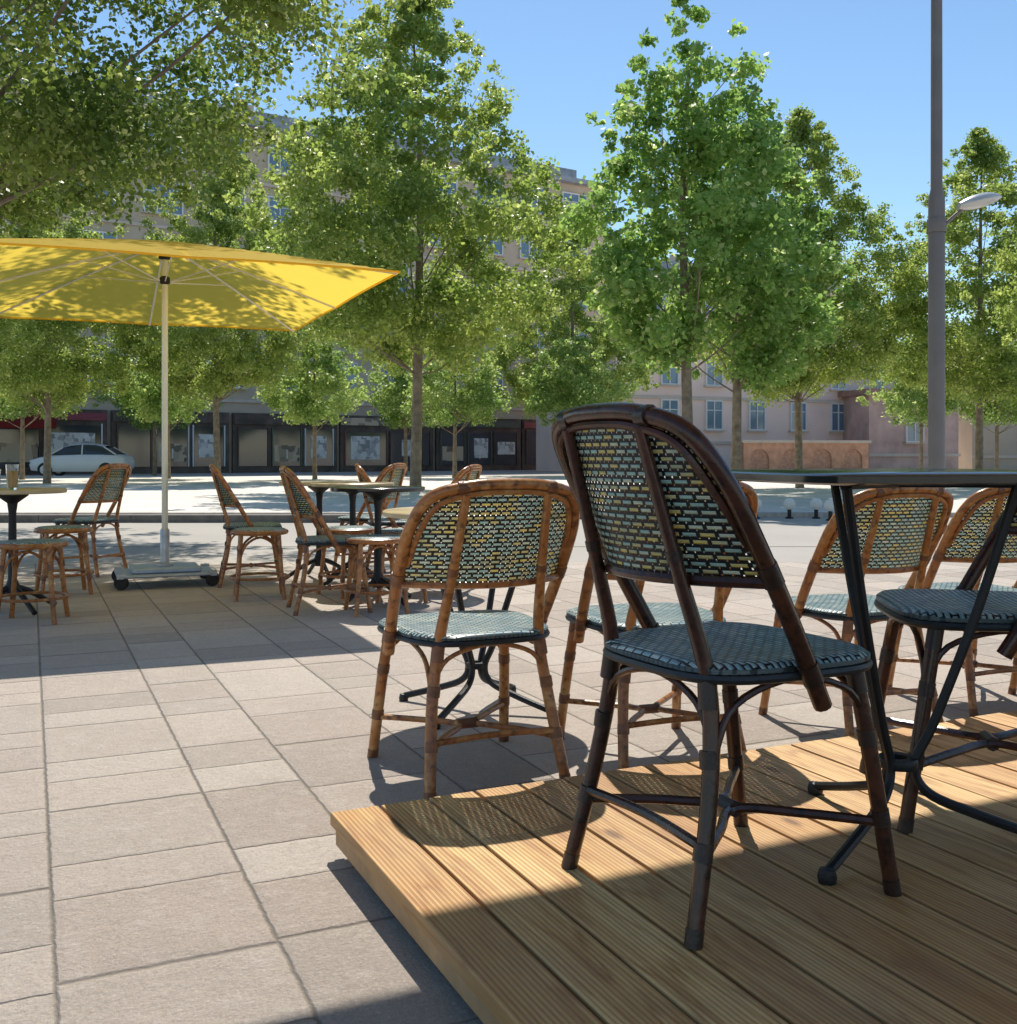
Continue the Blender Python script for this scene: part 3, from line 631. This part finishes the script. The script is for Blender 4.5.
ar=empty('brick_arcade','low orange brown brick wall with shallow blind arches','wall',loc=(11.6,51.8,0),rz=R(12))
b=MB(); span=1.7; na=4
for i in range(na):
    x0=i*span; n=10; zt=.75; r=.5; cx=x0+span/2
    arch=[(cx+r*math.cos(math.pi*(1-k/n)),zt+r*math.sin(math.pi*(1-k/n))) for k in range(n+1)]
    for k in range(n):
        (xa,za),(xb,zb)=arch[k],arch[k+1]
        vs=[(xa,0,za),(xb,0,zb),(xb,0,1.55),(xa,0,1.55),(xa,.5,za),(xb,.5,zb),(xb,.5,1.55),(xa,.5,1.55)]
        b.add(vs,[(0,1,2,3),(7,6,5,4),(0,4,5,1),(3,2,6,7)])
    for xa,xb in ((x0,cx-r),(cx+r,x0+span)): b.box(((xa+xb)/2,.25,.775),(xb-xa,.5,1.55))
b.box((span*na/2,.25,1.62),(span*na+.2,.7,.14),1); b.obj('arched_wall',[BRICK,TRIM],ar,smooth=False)
b=MB(); b.box((span*na/2,.12,.75),(span*na-.02,.06,1.48)); b.obj('rear_wall',simple('blind_arch_brick',(.52,.29,.20),.8),ar,smooth=False)
# ------------------------------------------------------------ car
car=empty('parked_car','silver white rounded compact car parked along the far road','car',loc=(-18.9,46.6,0),rz=R(2))
b=MB()
st_=[(-2.08,.42,.60,.62),(-1.98,.28,.74,.74),(-1.6,.24,.85,.82),(-1.1,.22,.93,.85),(-.5,.22,.97,.86),(.4,.22,.98,.86),(1.2,.22,.98,.85),(1.75,.26,.96,.80),(2.0,.32,.88,.72),(2.08,.42,.72,.64)]
vs=[];n=12
for x,zb,zt,w in st_:
    sec=[(-w*.9,zb),(-w,zb+.12),(-w*1.02,(zb+zt)/2),(-w*.97,zt-.10),(-w*.86,zt-.01),(-w*.4,zt+.02),(w*.4,zt+.02),(w*.86,zt-.01),(w*.97,zt-.10),(w*1.02,(zb+zt)/2),(w,zb+.12),(w*.9,zb)]
    vs+=[(x,y,z) for y,z in sec]
b.add(vs,[(i*n+k,i*n+(k+1)%n,(i+1)*n+(k+1)%n,(i+1)*n+k) for i in range(len(st_)-1) for k in range(n)]+[tuple(range(n)),tuple((len(st_)-1)*n+k for k in range(n))])
rf=[(-.62,1.32,.60),(-.3,1.41,.62),(.2,1.45,.63),(.7,1.43,.62),(1.15,1.34,.58)]
vs=[]
for x,z,w in rf: vs+=[(x,-w,z-.05),(x,-w*.8,z),(x,0,z+.02),(x,w*.8,z),(x,w,z-.05)]
b.add(vs,[(i*5+k,i*5+k+1,(i+1)*5+k+1,(i+1)*5+k) for i in range(4) for k in range(4)])
for x0,z0_,x1,z1 in ((-1.15,.94,-.62,1.28),(.25,.97,.22,1.40),(1.72,.97,1.15,1.30)):
    for s in(-1,1): b.tube([(x0,s*.78,z0_),(x1,s*.61,z1)],.03,0,6,smooth=False)
b.obj('body',CARP,car)
b=MB(); gp=[(-1.15,.94,.76),(-.60,1.30,.58),(.2,1.42,.60),(.75,1.40,.60),(1.14,1.30,.56),(1.72,.96,.74)]
vs=[(x,-w,z) for x,z,w in gp]+[(x,w,z) for x,z,w in gp]; n=len(gp)
b.add(vs,[tuple(range(n)),tuple(range(n,2*n))[::-1]]+[(i,i+n,i+n+1,i+1) for i in range(n-1)]); b.obj('windows',GLASSD,car,smooth=False)
for x in(-1.32,1.3):
    for s in(-1,1):
        w=MB(); w.lathe([(.001,-.1),(.19,-.1),(.2,-.09)],1,20); w.lathe([(.2,-.09),(.29,-.1),(.31,-.07),(.31,.07),(.29,.1),(.001,.1)],0,20); w.lathe([(.001,.105),(.19,.105)],1,20)
        o=w.obj('wheel',[RUBBER,STEEL],car); o.rotation_euler=(R(90),0,0); o.location=(x,s*.80,.31)
for s in(-1,1):
    b=MB(); b.lathe([(.001,-.06),(.10,-.05),(.13,0),(.10,.05),(.001,.06)],0,14,(-1.97,s*.55,.68)); b.obj('headlight',WHITEF,car)
# ------------------------------------------------------------ terrace canopy
cz_=4.1; shift=(cz_-DZ)/math.tan(R(54))
e=empty('terrace_canopy','flat beige canvas canopy on steel posts over the deck','canopy',loc=(-.10*KS,1.81*KS+shift,0),rz=R(25.2))
b=MB(); b.box((.9,-3.3,cz_),(6.6,6.6,.02)); b.box((.9,-.01,cz_-.12),(6.6,.012,.22)); b.obj('canvas',CANVAS,e,smooth=False)
for x in(-2.3,4.1):
    b=MB(); b.box((x,-6.5,cz_/2),(.1,.1,cz_)); b.obj('post',STEEL,e,smooth=False)
for x in(-2.3,.9,4.1):
    b=MB(); b.box((x,-3.3,cz_-.05),(.06,6.5,.08)); b.obj('beam',STEEL,e,smooth=False)
# ------------------------------------------------------------ light
W=bpy.data.worlds.new("World"); S.world=W; W.use_nodes=True; nt=W.node_tree
bg=nt.nodes['Background']; sky=nt.nodes.new('ShaderNodeTexSky'); sky.sky_type='NISHITA'; sky.sun_disc=False
EL=54; AZ=3
sky.sun_elevation=R(EL); sky.sun_rotation=R(-AZ); sky.air_density=1.0; sky.dust_density=.15; sky.ozone_density=1.3; sky.altitude=400
hs=nt.nodes.new('ShaderNodeHueSaturation'); hs.inputs['Hue'].default_value=.495; hs.inputs['Saturation'].default_value=1.1; hs.inputs['Value'].default_value=1.0
nt.links.new(sky.outputs[0],hs.inputs['Color']); nt.links.new(hs.outputs[0],bg.inputs[0]); bg.inputs[1].default_value=.15
sl=bpy.data.lights.new('sun','SUN'); sl.energy=5.0; sl.angle=R(.5); sl.color=(1,.95,.86)
so=bpy.data.objects.new('sun',sl); COL.objects.link(so)
az=R(AZ); d=Vector((-math.sin(az)*math.cos(R(EL)),math.cos(az)*math.cos(R(EL)),math.sin(R(EL))))
so.rotation_euler=d.to_track_quat('Z','Y').to_euler()
# ------------------------------------------------------------ camera
cd=bpy.data.cameras.new('camera'); cam=bpy.data.objects.new('camera',cd); COL.objects.link(cam)
cam.location=(0,0,.95); cam.rotation_euler=(R(90),0,0); cd.lens=36*1050/1024; cd.sensor_width=36; cd.shift_y=-57/1024; cd.clip_end=2000; cd.clip_start=.05
S.camera=cam
